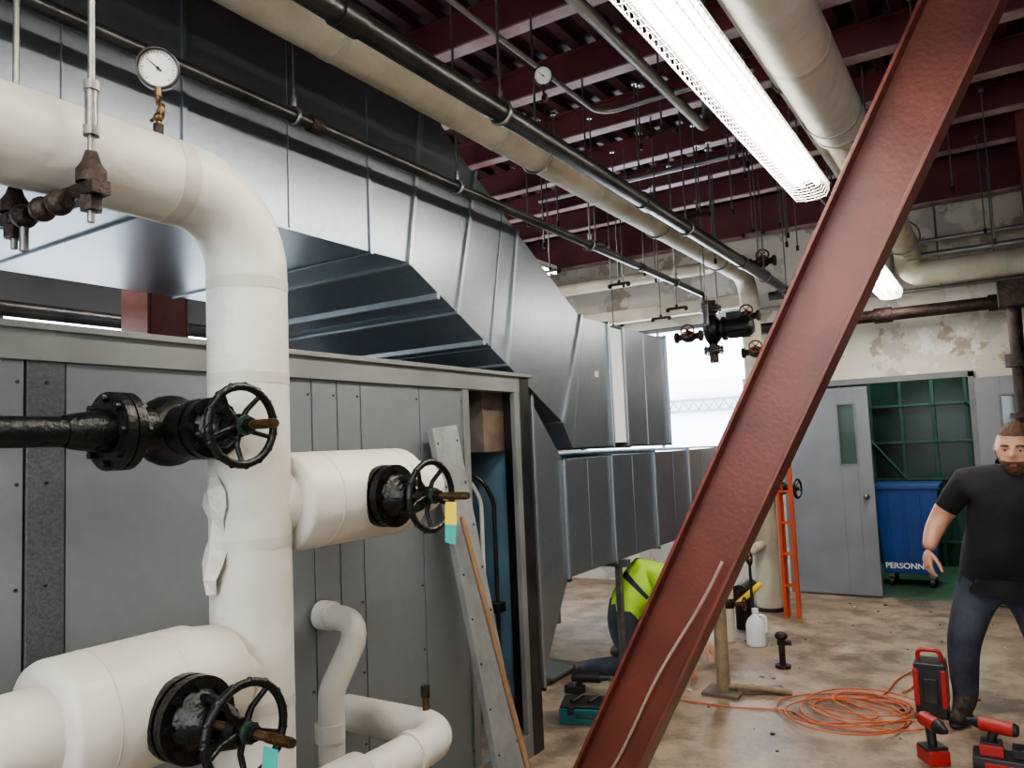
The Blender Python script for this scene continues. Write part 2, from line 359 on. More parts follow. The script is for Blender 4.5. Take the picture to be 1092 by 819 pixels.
# ------------------------------------------------------------------ ductwork
DX0,DX1=-3.65,-2.25
def yzprism(o,poly,m,x0=DX0,x1=DX1): o.prism([(x0,y,z) for y,z in poly],(x1-x0,0,0),m)
def ribs(o,p,q,m,w=.018,h=.022,x0=DX0,x1=DX1):
    p=V((0,p[0],p[1]));q=V((0,q[0],q[1])); d=(q-p); L=d.length; d.normalize(); nrm=V((0,d.z,-d.y)); mid=(p+q)/2
    R=Matrix((V((1,0,0)),nrm,d)).transposed(); cx=(x0+x1)/2; W=x1-x0
    o.box(V((x1+h/2,mid.y,mid.z)),(h,w*2,L+2*h),m,R); o.box(V((x0-h/2,mid.y,mid.z)),(h,w*2,L+2*h),m,R)
    o.box(V((cx,p.y,p.z))-d*h/2,(W+2*h,w*2,h),m,R); o.box(V((cx,q.y,q.z))+d*h/2,(W+2*h,w*2,h),m,R)
o=O('supply_air_duct')
yzprism(o,[(-2.9,2.51),(2.70,2.51),(2.84,3.36),(-2.9,3.36)],m_duct)
S=[((2.70,2.51),(2.84,3.36)),((3.02,2.345),(3.20,3.12)),((3.06,2.325),(3.26,3.085)),((3.50,2.095),(3.66,2.865)),((4.10,1.78),(4.40,2.46)),((4.22,1.62),(4.46,2.46)),((4.80,1.62),(4.80,2.46))]
for i in range(len(S)-1): yzprism(o,[S[i][0],S[i+1][0],S[i+1][1],S[i][1]],m_duct)
for y in(-1.9,-.6,.55,1.55,2.45): ribs(o,(y,2.51),(y,3.36),m_duct,.010,.010)
for a,b in (S[0],S[2],S[3],S[4],S[6]): ribs(o,a,b,m_flange,.011,.016)
ribs(o,(3.35,2.172),(3.52,2.945),m_duct,.006,.008)
for (y,z) in((2.92,2.39),(3.3,2.2)): o.bb((DX0,y-.012,z-.02),(DX1,y+.012,z+.01),m_flange)
for y in(.95,1.15,2.0): o.bb((DX1,y-.004,2.52),(DX1+.006,y+.004,3.35),m_duct)
o.bb((DX0+.02,4.82,1.64),(DX1+.004,5.02,2.44),m_canvasgap)  # connector strip stands in for the bright window gap between ducts
o.bb((DX0,5.04,1.62),(DX1,5.85,2.46),m_duct); ribs(o,(5.04,1.62),(5.04,2.46),m_flange,.014,.02); ribs(o,(5.85,1.62),(5.85,2.46),m_flange,.012,.02); ribs(o,(5.42,1.62),(5.42,2.46),m_flange,.005,.006)
o.box((DX1+.003,.82,3.05),(.004,.10,.09),m_paper); o.box((DX1+.006,.82,3.05),(.004,.05,.01),m_black,Matrix.Rotation(.5,3,'X'))
o.box((DX1+.002,4.6,2.1),(.004,.06,.04),m_paper)
o.done(.002)
o=O('return_air_duct')
yzprism(o,[(3.71,.30),(4.08,.85),(4.08,1.55),(3.71,1.93)],m_duct)
ribs(o,(3.73,.32),(3.73,1.92),m_flange,.012,.02); ribs(o,(4.08,.85),(4.08,1.55),m_flange,.014,.02)
o.bb((DX0,4.08,.85),(DX1,7.0,1.555),m_duct)
for y in(4.75,5.5,6.25,6.98): ribs(o,(y,.85),(y,1.555),m_flange,.010,.016)
for y in(4.4,5.1,5.9,6.6): o.bb((DX1,y-.003,.86),(DX1+.004,y+.003,1.54),m_duct)
o.bb((DX0+.1,6.98,.9),(DX1-.1,7.3,1.5),m_canvasgap)
for y in(4.85,6.3):
    for x in(DX0+.05,DX1-.03): o.bb((x-.02,y-.02,0),(x+.02,y+.02,.85),m_zinc)
    o.bb((DX0,y-.025,.80),(DX1+.05,y+.025,.85),m_zinc)
o.done(.002)
o=O('steel_column'); cx,cy=-4.15,2.66
o.bb((cx-.13,cy-.13,0),(cx+.13,cy-.115,ZC),m_red); o.bb((cx-.13,cy+.115,0),(cx+.13,cy+.13,ZC),m_red); o.bb((cx-.006,cy-.12,0),(cx+.006,cy+.12,ZC),m_red); o.bb((cx-.13,cy-.11,0),(cx-.12,cy+.11,ZC),m_red); o.bb((cx+.12,cy-.11,0),(cx+.13,cy+.11,ZC),m_red); o.done(.002)
for (x,z,r,mm) in((-4.6,2.30,.06,m_ins2),(-5.0,2.6,.05,m_steel),(-5.3,2.42,.08,m_steel),(-5.6,3.1,.04,m_cond)):
    o=O('heating_pipe'); o.cyl((x,YB+.1,z),(x,8.0,z),r,mm,n=16)
    for y in range(-2,8,2): o.cyl((x,y,z+r),(x,y,ZR),.006,m_zinc,n=6); o.torus((x,y,z),(0,1,0),r+.004,.006,m_zinc,16,6)
    o.done()

# ------------------------------------------------------------------ main white insulated pipe
PX,PY=-1.75,1.40
o=O('insulated_riser_pipe')
o.sweep(fillet([(PX,YB+.05,2.36),(PX,PY,2.36),(PX,PY,0)],.2,10),.108,m_ins,32)
for y in(-.6,.35,.62,1.16): o.cyl((PX,y-.022,2.36),(PX,y+.022,2.36),.1095,m_seam,n=32)
for z in(2.12,1.86,1.42,1.0): o.cyl((PX,PY,z-.015),(PX,PY,z+.015),.1092,m_seam,n=32)
o.sweep(fillet([(PX,PY+.04,1.515),(PX,2.22,1.515),(AX,2.22,1.515)],.16,8),.095,m_ins,28)
o.lathe((PX,PY+.10,1.515),(0,1,0),[(0,.095),(.0,.138),(.015,.142),(.50,.142),(.53,.12),(.56,.10),(.56,.09)],m_ins,32)
o.cyl((PX,PY-.05,1.09),(PX,-1.5,1.09),.098,m_ins,n=28)
o.lathe((PX,.86,1.09),(0,1,0),[(0,.095),(0,.142),(.015,.148),(.34,.148),(.36,.14),(.44,.13),(.46,.10)],m_ins,32)
for y in(.95,1.12): o.torus((PX,y,1.09),(0,1,0),.1475,.002,m_seam,32,6)
for y in(1.62,1.95): o.torus((PX,y,1.515),(0,1,0),.1415,.002,m_seam,32,6)
o.sweep(fillet([(PX,PY,.64),(PX,2.24,.64),(AX,2.24,.64)],.13,8),.066,m_ins,24)
o.cyl((PX,2.02,.64),(PX,2.05,.64),.073,m_ins,n=24); o.lathe((PX,PY+.09,.64),(0,1,0),[(0,.07),(0,.09),(.3,.09),(.3,.065)],m_ins,24)
o.cyl((PX-.1,2.24,.69),(PX-.1,2.24,.76),.012,m_brass,n=10); o.cyl((PX-.1,2.24,.75),(PX-.1,2.24,.79),.017,m_rust,n=8)
n_=9; vs=[];
for i in range(n_):
    t=i/(n_-1); z=1.60-.30*t; wl=.03+.028*math.sin(t*3.1)+.012*math.sin(t*11)
    a0=-1.65+.06*math.sin(t*7); ro=.110+.010*math.sin(t*9)+.012*t
    for s_ in(-1,0,1):
        a=a0+s_*wl/.11*.8; rr=ro+(.008 if s_==0 else 0)+.005*math.sin(t*15+s_*2)
        vs.append((PX+rr*math.cos(a),PY+rr*math.sin(a),z))
fs=[]
for i in range(n_-1):
    for s_ in(0,1): fs.append((i*3+s_,i*3+s_+1,i*3+s_+4,i*3+s_+3))
o.add(vs,fs,m_paper)
o.done()
o=O('drain_pipe'); o.sweep(fillet([(AX+.012,2.11,1.04),(-2.03,2.11,1.03),(-2.05,1.97,.82),(-2.05,1.96,0)],.09,6),.046,m_ins,20)
o.cyl((AX+.012,2.11,1.04),(AX+.07,2.11,1.04),.054,m_ins,n=20); o.cyl((-2.05,1.96,.66),(-2.05,1.96,.72),.053,m_ins,n=20); o.done()

def gate_valve(name,c,bx,wx,ex,R,fl=None,bodyR=.07,pipe=None,bonR=.09):
    x,y,z=c; o=O(name)
    o.sph((x,y,z),bodyR*1.25,m_iron,(1.1,1.15,1.15),20)
    o.cyl((x,y,z),(bx-.02,y,z),bodyR,m_iron)
    for xx in(bx-.02,bx+.014): o.cyl((xx-.012,y,z),(xx+.012,y,z),bonR,m_iron,n=28)
    o.bolts((bx-.003,y,z),(1,0,0),bonR*.82,8,.011,.075,m_iron)
    o.lathe((bx+.02,y,z),(1,0,0),[(0,bonR*.75),(.02,bonR*.6),(.045,bonR*.36),(.06,bonR*.34)],m_iron)
    yk=wx-.025
    for s_ in(-1,1):
        o.sweep([(bx+.04,y,z+s_*bonR*.5),(bx+.07,y,z+s_*bonR*.55),(yk-.015,y,z+s_*bonR*.35),(yk,y,z)],[.012,.011,.011,.012],m_iron,8)
    o.cyl((yk-.015,y,z),(yk+.015,y,z),.028,m_iron,n=16)
    o.cyl((bx+.05,y,z),(ex,y,z),.0095,m_brass,n=12)
    for k in range(12): o.cyl((ex-.075+k*.006,y,z),(ex-.072+k*.006,y,z),.0112,m_brass,n=12)
    o.wheel((wx,y,z),(1,0,0),R,.0095,m_iron)
    o.cyl((wx+.008,y,z),(wx+.018,y,z),.024,m_green,n=8); o.cyl((wx+.018,y,z),(wx+.034,y,z),.017,m_iron,n=6)
    if fl:
        for (y0,y1) in fl: o.cyl((x,y0,z),(x,y1,z),.092,m_iron,n=36)
    return o
z=1.722; o=gate_valve('gate_valve',(PX,1.16,z),-1.605,-1.475,-1.36,.09,[(1.00,1.022),(1.026,1.048)],.062,bonR=.072)
o.bolts((PX,1.024,z),(0,1,0),.076,8,.010,.075,m_iron); o.cyl((PX,1.04,z),(PX,1.2,z),.06,m_iron)
o.cyl((PX,1.2,z),(PX,1.31,z),.075,m_iron); o.done(.001)
o=O('black_iron_pipe'); o.cyl((PX,-2.9,z),(PX,1.0,z),.034,m_iron,n=24)
o.lathe((PX,.9,z),(0,1,0),[(0,.036),(.03,.042),(.1,.052),(.1,.04)],m_iron); o.cyl((PX,.66,z),(PX,.70,z),.044,m_iron); o.done(.001)
o=gate_valve('gate_valve',(PX,1.80,1.512),-1.60,-1.44,-1.305,.10,None,.08,bonR=.095)
o.add([(-1.385,1.795,1.495),(-1.345,1.795,1.495),(-1.343,1.79,1.43),(-1.385,1.79,1.43)],[(0,1,2,3)],m_yel)
o.add([(-1.385,1.789,1.43),(-1.343,1.789,1.43),(-1.345,1.785,1.375),(-1.383,1.785,1.38)],[(0,1,2,3)],m_tealtag); o.done(.001)
o=gate_valve('gate_valve',(PX,1.10,1.07),-1.585,-1.40,-1.256,.10,None,.08,bonR=.095)
o.add([(-1.345,1.10,1.05),(-1.30,1.10,1.05),(-1.30,1.095,.98),(-1.35,1.095,.98)],[(0,1,2,3)],m_tealtag); o.done(.001)
o=O('trapeze_pipe_hanger')
o.bb((-1.98,.86,2.215),(-1.56,.90,2.245),m_rust)
for x in(-1.6,-1.93):
    o.cyl((x,.88,2.16),(x,.88,ZR),.0075,m_zinc,n=10); o.cyl((x,.88,2.185),(x,.88,2.215),.024,m_rust,n=6); o.lathe((x,.88,2.245),(0,0,1),[(0,.03),(.03,.03),(.045,.02),(.07,.012)],m_rust,12)
o.cyl((-1.6,.88,2.36),(-1.6,.88,2.46),.013,m_zinc,n=10); o.cyl((-1.6,.88,2.35),(-1.6,.88,2.37),.018,m_zinc,n=6); o.cyl((-1.6,.88,2.45),(-1.6,.88,2.47),.018,m_zinc,n=6)
for i,x in enumerate((-1.67,-1.74,-1.82)): o.sph((x,.85,2.21),.028,m_rust); o.cyl((x-.03,.85,2.21),(x+.03,.85,2.21),.016,m_rust,n=8)
o.cyl((-1.82,.85,2.19),(-1.82,.85,2.13),.01,m_zinc,n=8)
o.done(.001)
def gauge(name,c,r,base,nrm):
    o=O(name); c=V(c); n_=V(nrm).normalized(); d,u,w=basis(n_)
    o.lathe(c-n_*.02,n_,[(0,0.001),(0,r*.9),(.005,r),(.034,r),(.038,r*.98),(.038,r*.86),(.03,r*.85)],m_steel,32)
    o.cyl(c-n_*.005,c+n_*.008,r*.86,m_dial,n=32)
    up=V((0,0,1))-n_*n_.z; up.normalize(); rt=up.cross(n_)
    for i in range(25):
        a=math.radians(-135+270*i/24); e=up*math.cos(a)+rt*math.sin(a); L=.16 if i%4==0 else .08
        o.sweep([c+n_*.009+e*r*(.78-L),c+n_*.009+e*r*.78],r*.014,m_black,4)
    e=up*math.cos(-.9)+rt*math.sin(-.9); o.sweep([c+n_*.012-e*r*.2,c+n_*.012+e*r*.65],[r*.04,r*.015],m_black,6); o.cyl(c+n_*.008,c+n_*.016,r*.07,m_black,n=10)
    b=V(base); st=c-V((0,0,r)); 
    o.cyl(c-V((0,0,r*.95)),st-V((0,0,.02)),.009,m_brass,n=8)
    L=(st.z-b.z); p=[st-V((0,0,.015))]
    if L>.1:
        for k in range(17):
            a=2*math.pi*k/16; p.append(st+V((0,0,-.04))+V((.012*math.sin(a),.0,-.018+.018*math.cos(a)))+V((0,.012*k/16,0)))
        p.append(b+V((0,0,.03)))
    p.append(b); o.sweep(p,.0065,m_brass,8)
    o.cyl(b,b+V((0,0,.025)),.013,m_rust,n=8); o.sph(st-V((0,0,.075)),.013,m_brass,n=8); o.cyl(st-V((.03,0,.075)),st-V((-.01,0,.075)),.005,m_brass,n=6)
    o.done()
gauge('pressure_gauge',(PX+.02,1.12,2.636),.052,(PX+.02,1.12,2.466),(.78,-.55,-.25))
gauge('pressure_gauge',(-1.68,3.03,3.36),.046,(-1.68,3.03,3.094),(.5,-.85,-.35))

# ------------------------------------------------------------------ overhead pipes
def hang(o,x,y,z,r):
    o.torus((x,y,z),(0,1,0),r+.006,.008,m_zinc,20,6); o.cyl((x,y,z+r),(x,y,ZR),.006,m_zinc,n=6); o.cyl((x,y,z+r+.01),(x,y,z+r+.05),.013,m_zinc,n=6)
o=O('steel_condensate_pipe'); o.sweep(fillet([(-1.68,YB+.05,3.05),(-1.68,7.95,3.05),(-1.9,7.95,3.05)],.1),.044,m_steel,20)
for y in(1.75,4.2,6.2): o.cyl((-1.68,y-.05,3.05),(-1.68,y+.05,3.05),.052,m_steel)
for y in(.4,2.65,4.9,6.9): hang(o,-1.68,y,3.05,.044)
o.cyl((-1.68,1.72,3.05),(-1.68,1.72,3.13),.022,m_redp,n=10)
o.done()
o=O('insulated_overhead_pipe'); o.sweep(fillet([(-2.0,YB+.05,3.20),(-2.0,7.56,3.20),(-2.0,7.56,0)],.28,10),.09,m_ins2,24)
o.cyl((-2.0,7.56,2.2),(-2.0,7.56,0.02),.118,m_ins2,n=24); o.cyl((-2.0,7.56,0),(-2.0,7.56,.03),.15,m_rust,n=24)
for y in(-.3,.9,2.0,3.1,4.2,5.3,6.4): o.cyl((-2.0,y-.02,3.2),(-2.0,y+.02,3.2),.0925,m_seam,n=24)
for y in(1.4,3.5,5.2,6.6): hang(o,-2.0,y,3.2,.09)
o.cyl((-2.0,7.56,1.14),(-1.72,7.56,1.14),.04,m_rust); 
o.sph((-1.82,7.56,1.14),.065,m_rust); o.wheel((-1.66,7.5,1.14),(1,-.2,0),.085,.01,m_iron)
o.cyl((-1.82,7.56,1.14),(-1.66,7.5,1.14),.012,m_brass,n=8)
o.done()
# inline pump hung beside the riser
o=O('inline_circulator_pump'); x,y,z=-2.12,6.85,2.62
o.lathe((x-.10,y,z),(1,0,0),[(0,.02),(0,.10),(.03,.135),(.09,.135),(.12,.10),(.14,.07),(.16,.07),(.16,.11),(.18,.11),(.18,.08),(.2,.085),(.40,.085),(.42,.07),(.43,.0)],m_iron,28)
for k in range(10):
    a=2*math.pi*k/10; o.box((x+.20,y+.088*math.cos(a),z+.088*math.sin(a)),(.18,.008,.02),m_iron,Matrix.Rotation(-a+math.pi/2,3,'X'))
o.cyl((x-.04,y,z-.30),(x-.04,y,z+.27),.04,m_rust)
for zz in(-.20,-.17,.17,.20): o.cyl((x-.04,y,z+zz-.012),(x-.04,y,z+zz+.012),.09,m_iron)
o.bolts((x-.04,y,z-.185),(0,0,1),.072,6,.01,.08,m_rust); o.bolts((x-.04,y,z+.185),(0,0,1),.072,6,.01,.08,m_rust)
o.bb((x+.1,y-.04,z+.07),(x+.22,y+.04,z+.14),m_steel)
o.done(.001)
for (x,y,z,dz) in((-1.93,7.15,2.75,1),(-1.88,7.2,2.42,1),(-1.80,7.35,3.28,1),(-2.3,6.6,2.55,1)):
    o=O('globe_valve')
    o.sph((x,y,z),.055,m_rust,(1.3,1,1)); o.cyl((x-.12,y,z),(x+.12,y,z),.03,m_rust,n=14)
    for xx in(-.11,.11): o.cyl((x+xx-.012,y,z),(x+xx+.012,y,z),.05,m_rust,n=8)
    o.lathe((x,y,z),(.25,-.9,.25),[(.03,.04),(.07,.035),(.08,.02),(.12,.016)],m_iron,14)
    d=V((.25,-.9,.25)).normalized(); o.cyl(V((x,y,z)),V((x,y,z))+d*.16,.009,m_brass,n=8); o.wheel(V((x,y,z))+d*.145,d,.055,.007,m_redw,5,.008)
    o.done()
o=O('steel_gas_pipe'); o.sweep(fillet([(-2.1,YB+.05,2.885),(-2.1,6.5,2.885),(-2.1,6.5,2.62)],.06),.024,m_steel,14)
for y in(2.0,5.1): o.cyl((-2.1,y-.03,2.885),(-2.1,y+.03,2.885),.031,m_rust,n=12)
for y in(1.9,2.9,4.3,5.8): hang(o,-2.1,y,2.885,.024)
o.done()
o=O('insulated_header_pipe'); o.sweep(fillet([(-.59,YB+.05,3.22),(-.59,7.45,3.22),(-.59,7.45,2.98),(1.9,7.45,2.98)],.14,8),.105,m_ins2,28)
o.cyl((-.59,YB+.05,3.22),(-.59,4.15,3.22),.134,m_ins,n=32)
for y in(1.2,2.2,3.2): o.cyl((-.59,y-.02,3.22),(-.59,y+.02,3.22),.1352,m_seam,n=32)
for y in(3.95,4.1): o.torus((-.59,y,3.22),(0,1,0),.135,.006,m_zinc,32,6)
for y in(2.4,5.3,7.0): hang(o,-.59,y,3.22,.134)
o.cyl((-.59,4.35,3.2),(-.32,4.35,3.2),.035,m_ins2); o.sph((-.34,4.35,3.22),.055,m_ins2); o.cyl((-.34,4.35,3.2),(-.34,4.35,3.36),.018,m_rust,n=10)
for x in(.1,.8): o.cyl((x-.02,7.45,2.98),(x+.02,7.45,2.98),.108,m_seam,n=24)
o.done()
o=O('insulated_return_pipe'); o.sweep(fillet([(-.80,YB+.05,3.46),(-.80,7.9,3.46),(-.80,7.9,3.1)],.1),.06,m_ins2,20)
for y in(2,4,6): hang(o,-.8,y,3.46,.06)
o.done()
o=O('steam_pipe'); o.cyl((-2.2,8.2,2.76),(XR-.02,8.2,2.76),.06,m_rust,n=20)
for x in(-.9,.05): o.cyl((x-.08,8.2,2.76),(x+.08,8.2,2.76),.075,m_rust,n=20)
o.cyl((.05,8.15,2.76),(.05,8.15,ZR),.006,m_zinc,n=6)
o.done()
for (z,y,r) in((3.42,8.2,.02),(3.3,8.28,.03),(3.0,8.42,.018)):
    o=O('electrical_conduit'); o.cyl((-1.2 if z>3.1 else -2.2,y,z),(XR-.02,y,z),r,m_cond,n=12); o.cyl((-.4,y,z),(-.4,y,3.78),.005,m_zinc,n=6); o.done()
o=O('electrical_conduit'); o.sweep(fillet([(-1.84,YB+.05,3.55),(-1.84,3.98,3.55),(-.95,3.98,3.55)],.12),.014,m_cond,10)
for y in(.5,2.5): o.cyl((-1.84,y,3.55),(-1.84,y,ZR),.004,m_zinc,n=6)
o.done()
o=O('electrical_conduit'); o.sweep(fillet([(-1.41,YB+.05,3.55),(-1.41,4.64,3.55),(-1.41,4.64,3.99)],.15),.03,m_cond,12); o.done()
o=O('electrical_conduit'); o.sweep(fillet([(-3.2,5.6,3.72),(-1.2,5.6,3.72),(-1.2,8.2,3.72)],.15),.018,m_cond,10)
o.cyl((-2.4,5.6,3.72),(-2.4,5.6,ZR),.004,m_zinc,n=6); o.done()
o=O('insulated_wall_pipe'); o.sweep(fillet([(-6.2,8.1,3.48),(-2.5,8.1,3.48),(-2.5,7.9,3.48)],.1),.07,m_ins2,16)
for x in(-5,-3.6): o.cyl((x,8.1,3.5),(x,8.1,ZR),.006,m_zinc,n=6)
o.done()
RL=[(-2.35,4.9,3.05),(-2.5,5.6,2.9),(-1.90,5.9,2.7),(-2.25,6.2,2.75),(-1.6,6.3,3.3),(-1.35,5.2,3.4),(-1.5,6.9,2.9),(-2.55,6.6,2.75),(-1.1,6.9,3.2),(-1.87,4.6,3.4),(-1.25,7.4,3.0),(-2.3,7.5,2.9),(-2.75,6.0,2.62),(-1.79,5.5,3.3),(-1.2,4.7,3.3),(-1.55,4.2,3.45),(-2.9,5.2,3.0),(-1.3,6.1,3.1)]
RL+=[(random.uniform(-3.0,-1.0),random.uniform(4.3,8.0),random.uniform(2.9,3.6)) for _ in range(20)]
RL+=[(-.15,5.4,3.1),(.05,6.2,2.9),(.0,7.2,3.2),(-.25,4.6,3.4)]
for i,(x,y,z) in enumerate(RL):
    if i>=18:
        for c_ in(-1.68,-2.0,-2.1,-.8):
            if abs(x-c_)<.12: x=c_+.14
    o=O('threaded_hanger_rod'); o.cyl((x,y,z),(x,y,ZR),.0055,m_zinc,n=6)
    o.cyl((x,y,z-.01),(x,y,z+.03),.012,m_rust,n=6)
    if i<18 and i%3!=2: o.cyl((x-.08,y,z),(x+.08,y,z),.012,m_rust if i%2 else m_zinc,n=8); o.sph((x-.08,y,z-.01),.02,m_rust,n=8); o.sph((x+.08,y,z-.01),.02,m_rust,n=8)
    o.cyl((x,y,3.98),(x,y,3.997),.02,m_zinc,n=6); o.done()

# ------------------------------------------------------------------ light fixtures
def fixture(x,y0,y1,z,power,guard=True):
    e=empty('fluorescent_light_fixture',(x,(y0+y1)/2,z)); L=e.location.copy()
    o=O('housing'); 
    o.bb((x-.05,y0,z+.06),(x+.05,y1,z+.12),m_white); 
    o.prism([(x-.10,y0,z+.03),(x-.05,y0,z+.065),(x+.05,y0,z+.065),(x+.10,y0,z+.03),(x+.10,y0,z+.036),(x+.05,y0,z+.072),(x-.05,y0,z+.072),(x-.10,y0,z+.036)],(0,y1-y0,0),m_white)
    for y in(y0+.3,y1-.3): o.cyl((x,y,z+.12),(x,y,ZR),.004,m_zinc,n=6)
    h=o.done(); h.parent=e; h.location-=L
    o=O('tubes')
    for dx in(-.045,.045): o.cyl((x+dx,y0+.03,z+.035),(x+dx,y1-.03,z+.035),.016,m_tube,n=12)
    h=o.done(); h.parent=e; h.location-=L
    if guard:
        o=O('wire_guard'); arc=[(-.108,.03),(-.103,-.015),(-.085,-.05),(-.03,-.06),(.03,-.06),(.085,-.05),(.103,-.015),(.108,.03)]
        for dx,dz in arc: o.cyl((x+dx,y0,z+dz),(x+dx,y1,z+dz),.0026,m_white,n=5,caps=False)
        y=y0
        while y<=y1: o.sweep([(x+dx,y,z+dz) for dx,dz in arc],.0026,m_white,5); y+=.055
        h=o.done(); h.parent=e; h.location-=L
    a=bpy.data.lights.new('lamp','AREA'); a.shape='RECTANGLE'; a.size=.13; a.size_y=(y1-y0)*.97; a.energy=power; a.color=(1,.94,.84)
    l=bpy.data.objects.new('lamp',a); sc.collection.objects.link(l); l.parent=e; l.location=(0,0,.012)
fixture(-.865,1.22,4.82,3.1,66)
fixture(-.80,5.7,8.0,2.93,34)
fixture(-.865,-2.6,.8,3.1,30,False)  # unseen fixture added behind the camera as fill
fixture(1.4,-1.5,2.1,3.1,26,False)  # unseen fixture added at the right as fill
fixture(-4.2,.2,3.8,3.55,24,False)
fixture(-4.2,4.6,7.6,3.55,22,False)
def area(name,loc,rot,sx,sy,e,col):
    a=bpy.data.lights.new(name,'AREA'); a.shape='RECTANGLE'; a.size=sx; a.size_y=sy; a.energy=e; a.color=col
    l=bpy.data.objects.new(name,a); sc.collection.objects.link(l); l.location=loc; l.rotation_euler=rot; return l
area('assumed_daylight_rear',(-.6,YB-.25,2.3),(math.radians(90),0,0),4.6,2.1,50,(.86,.93,1))  # fill through the assumed rear window
area('window_daylight_far',(-3.37,YF+.4,2.25),(math.radians(-90),0,0),2.1,1.4,90,(.82,.90,1))
area('added_light_left',(XL-.3,2.85,2.1),(math.radians(90),0,math.radians(-90)),6.6,1.5,85,(.80,.89,1))  # added light brightening the duct underside from the left
area('storage_room_lamp',(-.6,9.9,2.95),(0,0,0),1.2,.3,26,(.85,1,.88))
area('added_unit_light',(-2.9,3.3,1.9),(0,0,0),.5,.2,5,(.75,.88,1))  # light added to brighten the inside of the unit

# ------------------------------------------------------------------ diagonal brace
def ibeam(o,a,b,dep,wid,m,tf=.014,tw=.01):
    a=V(a);b=V(b); d=(b-a); L=d.length; d.normalize(); yv=V((0,1,0)); s_=d.cross(yv).normalized()
    R=Matrix((s_,yv,d)).transposed(); c=(a+b)/2
    o.box(c,(dep,tw,L),m,R)
    for k in(-1,1): o.box(c+s_*k*(dep/2-tf/2),(tf,wid,L),m,R)
    return s_,d
o=O('diagonal_steel_brace'); s_,d_=ibeam(o,(-1.66,3.1,.03),(.53,3.1,4.16),.255,.15,m_red)
o.bb((-1.86,2.98,0),(-1.40,3.22,.025),m_red)
o.bolts((-1.62,3.1,.03),(0,0,1),.15,6,.015,.03,m_rust)
o.done(.002)
o=O('draped_rope'); sg=1 if s_.x>0 else -1
pts=[]
for k in range(26):
    t=k/25; p=V((-1.66,3.1,.03))+d_*(.12+t*1.20); off=s_*sg*(.0+.075*t+.008*math.sin(t*9)); pts.append(V((p.x,3.1-.02-.06*t,p.z))+off)
o.sweep(pts,.0065,m_rope,8); o.done()
o=O('steel_column'); cx,cy=.36,7.0
o.bb((cx-.1,cy-.1,0),(cx+.1,cy-.088,ZC),m_red); o.bb((cx-.1,cy+.088,0),(cx+.1,cy+.1,ZC),m_red); o.bb((cx-.006,cy-.09,0),(cx+.006,cy+.09,ZC),m_red); o.done(.002)
o=O('valve_actuator'); x,y,z=.14,7.2,2.62
o.bb((x-.1,y-.09,z-.05),(x+.11,y+.1,z+.16),m_rust); o.cyl((x,y,z-.05),(x,y,1.6),.05,m_rust,n=16); o.cyl((x,y,2.1),(x,y,2.2),.09,m_rust,n=20); o.cyl((x,y,1.7),(x,y,1.74),.09,m_rust,n=20); o.cyl((x,y,1.6),(x,y,0),.04,m_steel,n=16); o.done(.008)

# ------------------------------------------------------------------ leaning panel & broom
o=O('leaning_metal_panel'); a=V((-2.19,2.85,1.75)); b=V((-1.95,3.0,0)); d=(a-b); L=d.length; d.normalize(); yv=(V((0,1,0))-d*d.y).normalized(); nv=yv.cross(d)
R=Matrix((yv,nv,d)).transposed(); c=(a+b)/2
o.box(c,(.19,.004,L),m_lean,R); o.box(c+yv*.093+nv*-.015,(.004,.03,L),m_lean,R); o.box(c-yv*.093+nv*-.015,(.004,.03,L),m_lean,R)
for k in range(9): 
    for s2 in(-1,1): o.cyl(b+d*(.1+k*.2)+yv*.075*s2-nv*.004,b+d*(.1+k*.2)+yv*.075*s2+nv*.004,.006,m_black,n=8)
o.done(.001)
o=O('push_broom'); a=V((-2.09,2.83,1.33)); b=V((-1.80,2.90,.12)); o.sweep([a,b],[.012,.014],m_wood,14); o.sph(a,.0125,m_wood,n=10)
o.box(b-V((.02,.06,0)),(.07,.26,.04),m_wood); o.box(b-V((.02,.06,.07)),(.06,.25,.1),m_black); o.done(.002)

# ------------------------------------------------------------------ floor clutter
o=O('extension_cord'); pts=[]
cx,cy=-.86,4.95
for k in range(420):
    a=k*.11; r=.24+.10*math.sin(a*.31+1)+.05*math.sin(a*1.7); pts.append((cx+r*1.1*math.cos(a)+.06*math.sin(a*.13),cy+r*math.sin(a)+.07*math.sin(a*.21),.010+.028*(.5+.5*math.sin(a*.9))))
pre=[(-2.2,4.8,.008),(-2.0,4.75,.008),(-1.75,4.74,.008),(-1.5,4.76,.008),(-1.2,4.82,.01),(-1.0,4.7,.01)]
def cat(P,n=8):
    P=[V(p) for p in P]; P=[P[0]]+P+[P[-1]]; out=[]
    for i in range(1,len(P)-2):
        for k in range(n):
            t=k/n; a,b,c,d=P[i-1:i+3]; out.append(.5*((2*b)+(c-a)*t+(2*a-5*b+4*c-d)*t*t+(3*b-a-3*c+d)*t**3))
    out.append(P[-2]); return out
o.sweep(cat(pre+[pts[0]]),.005,m_orange,6); o.sweep(pts,.005,m_orange,6)
o.sweep(cat([pts[-1],(-.78,5.3,.012),(-.72,5.7,.01),(-.64,5.95,.01),(-.62,5.6,.01),(-.66,5.45,.01)]),.005,m_orange,6); o.done()
o=O('red_jobsite_lantern'); x,y=-.46,5.16
o.bb((x-.09,y-.09,.0),(x+.07,y+.09,.30),m_black); o.bb((x-.095,y-.095,.06),(x-.065,y+.095,.27),m_redp); o.bb((x+.045,y-.095,.06),(x+.075,y+.095,.27),m_redp)
o.bb((x-.045,y-.1,.08),(x+.03,y-.09,.22),m_steel); o.sweep(fillet([(x-.07,y,.3),(x-.07,y,.36),(x+.05,y,.36),(x+.05,y,.3)],.03),.012,m_redp,10); o.done(.012)
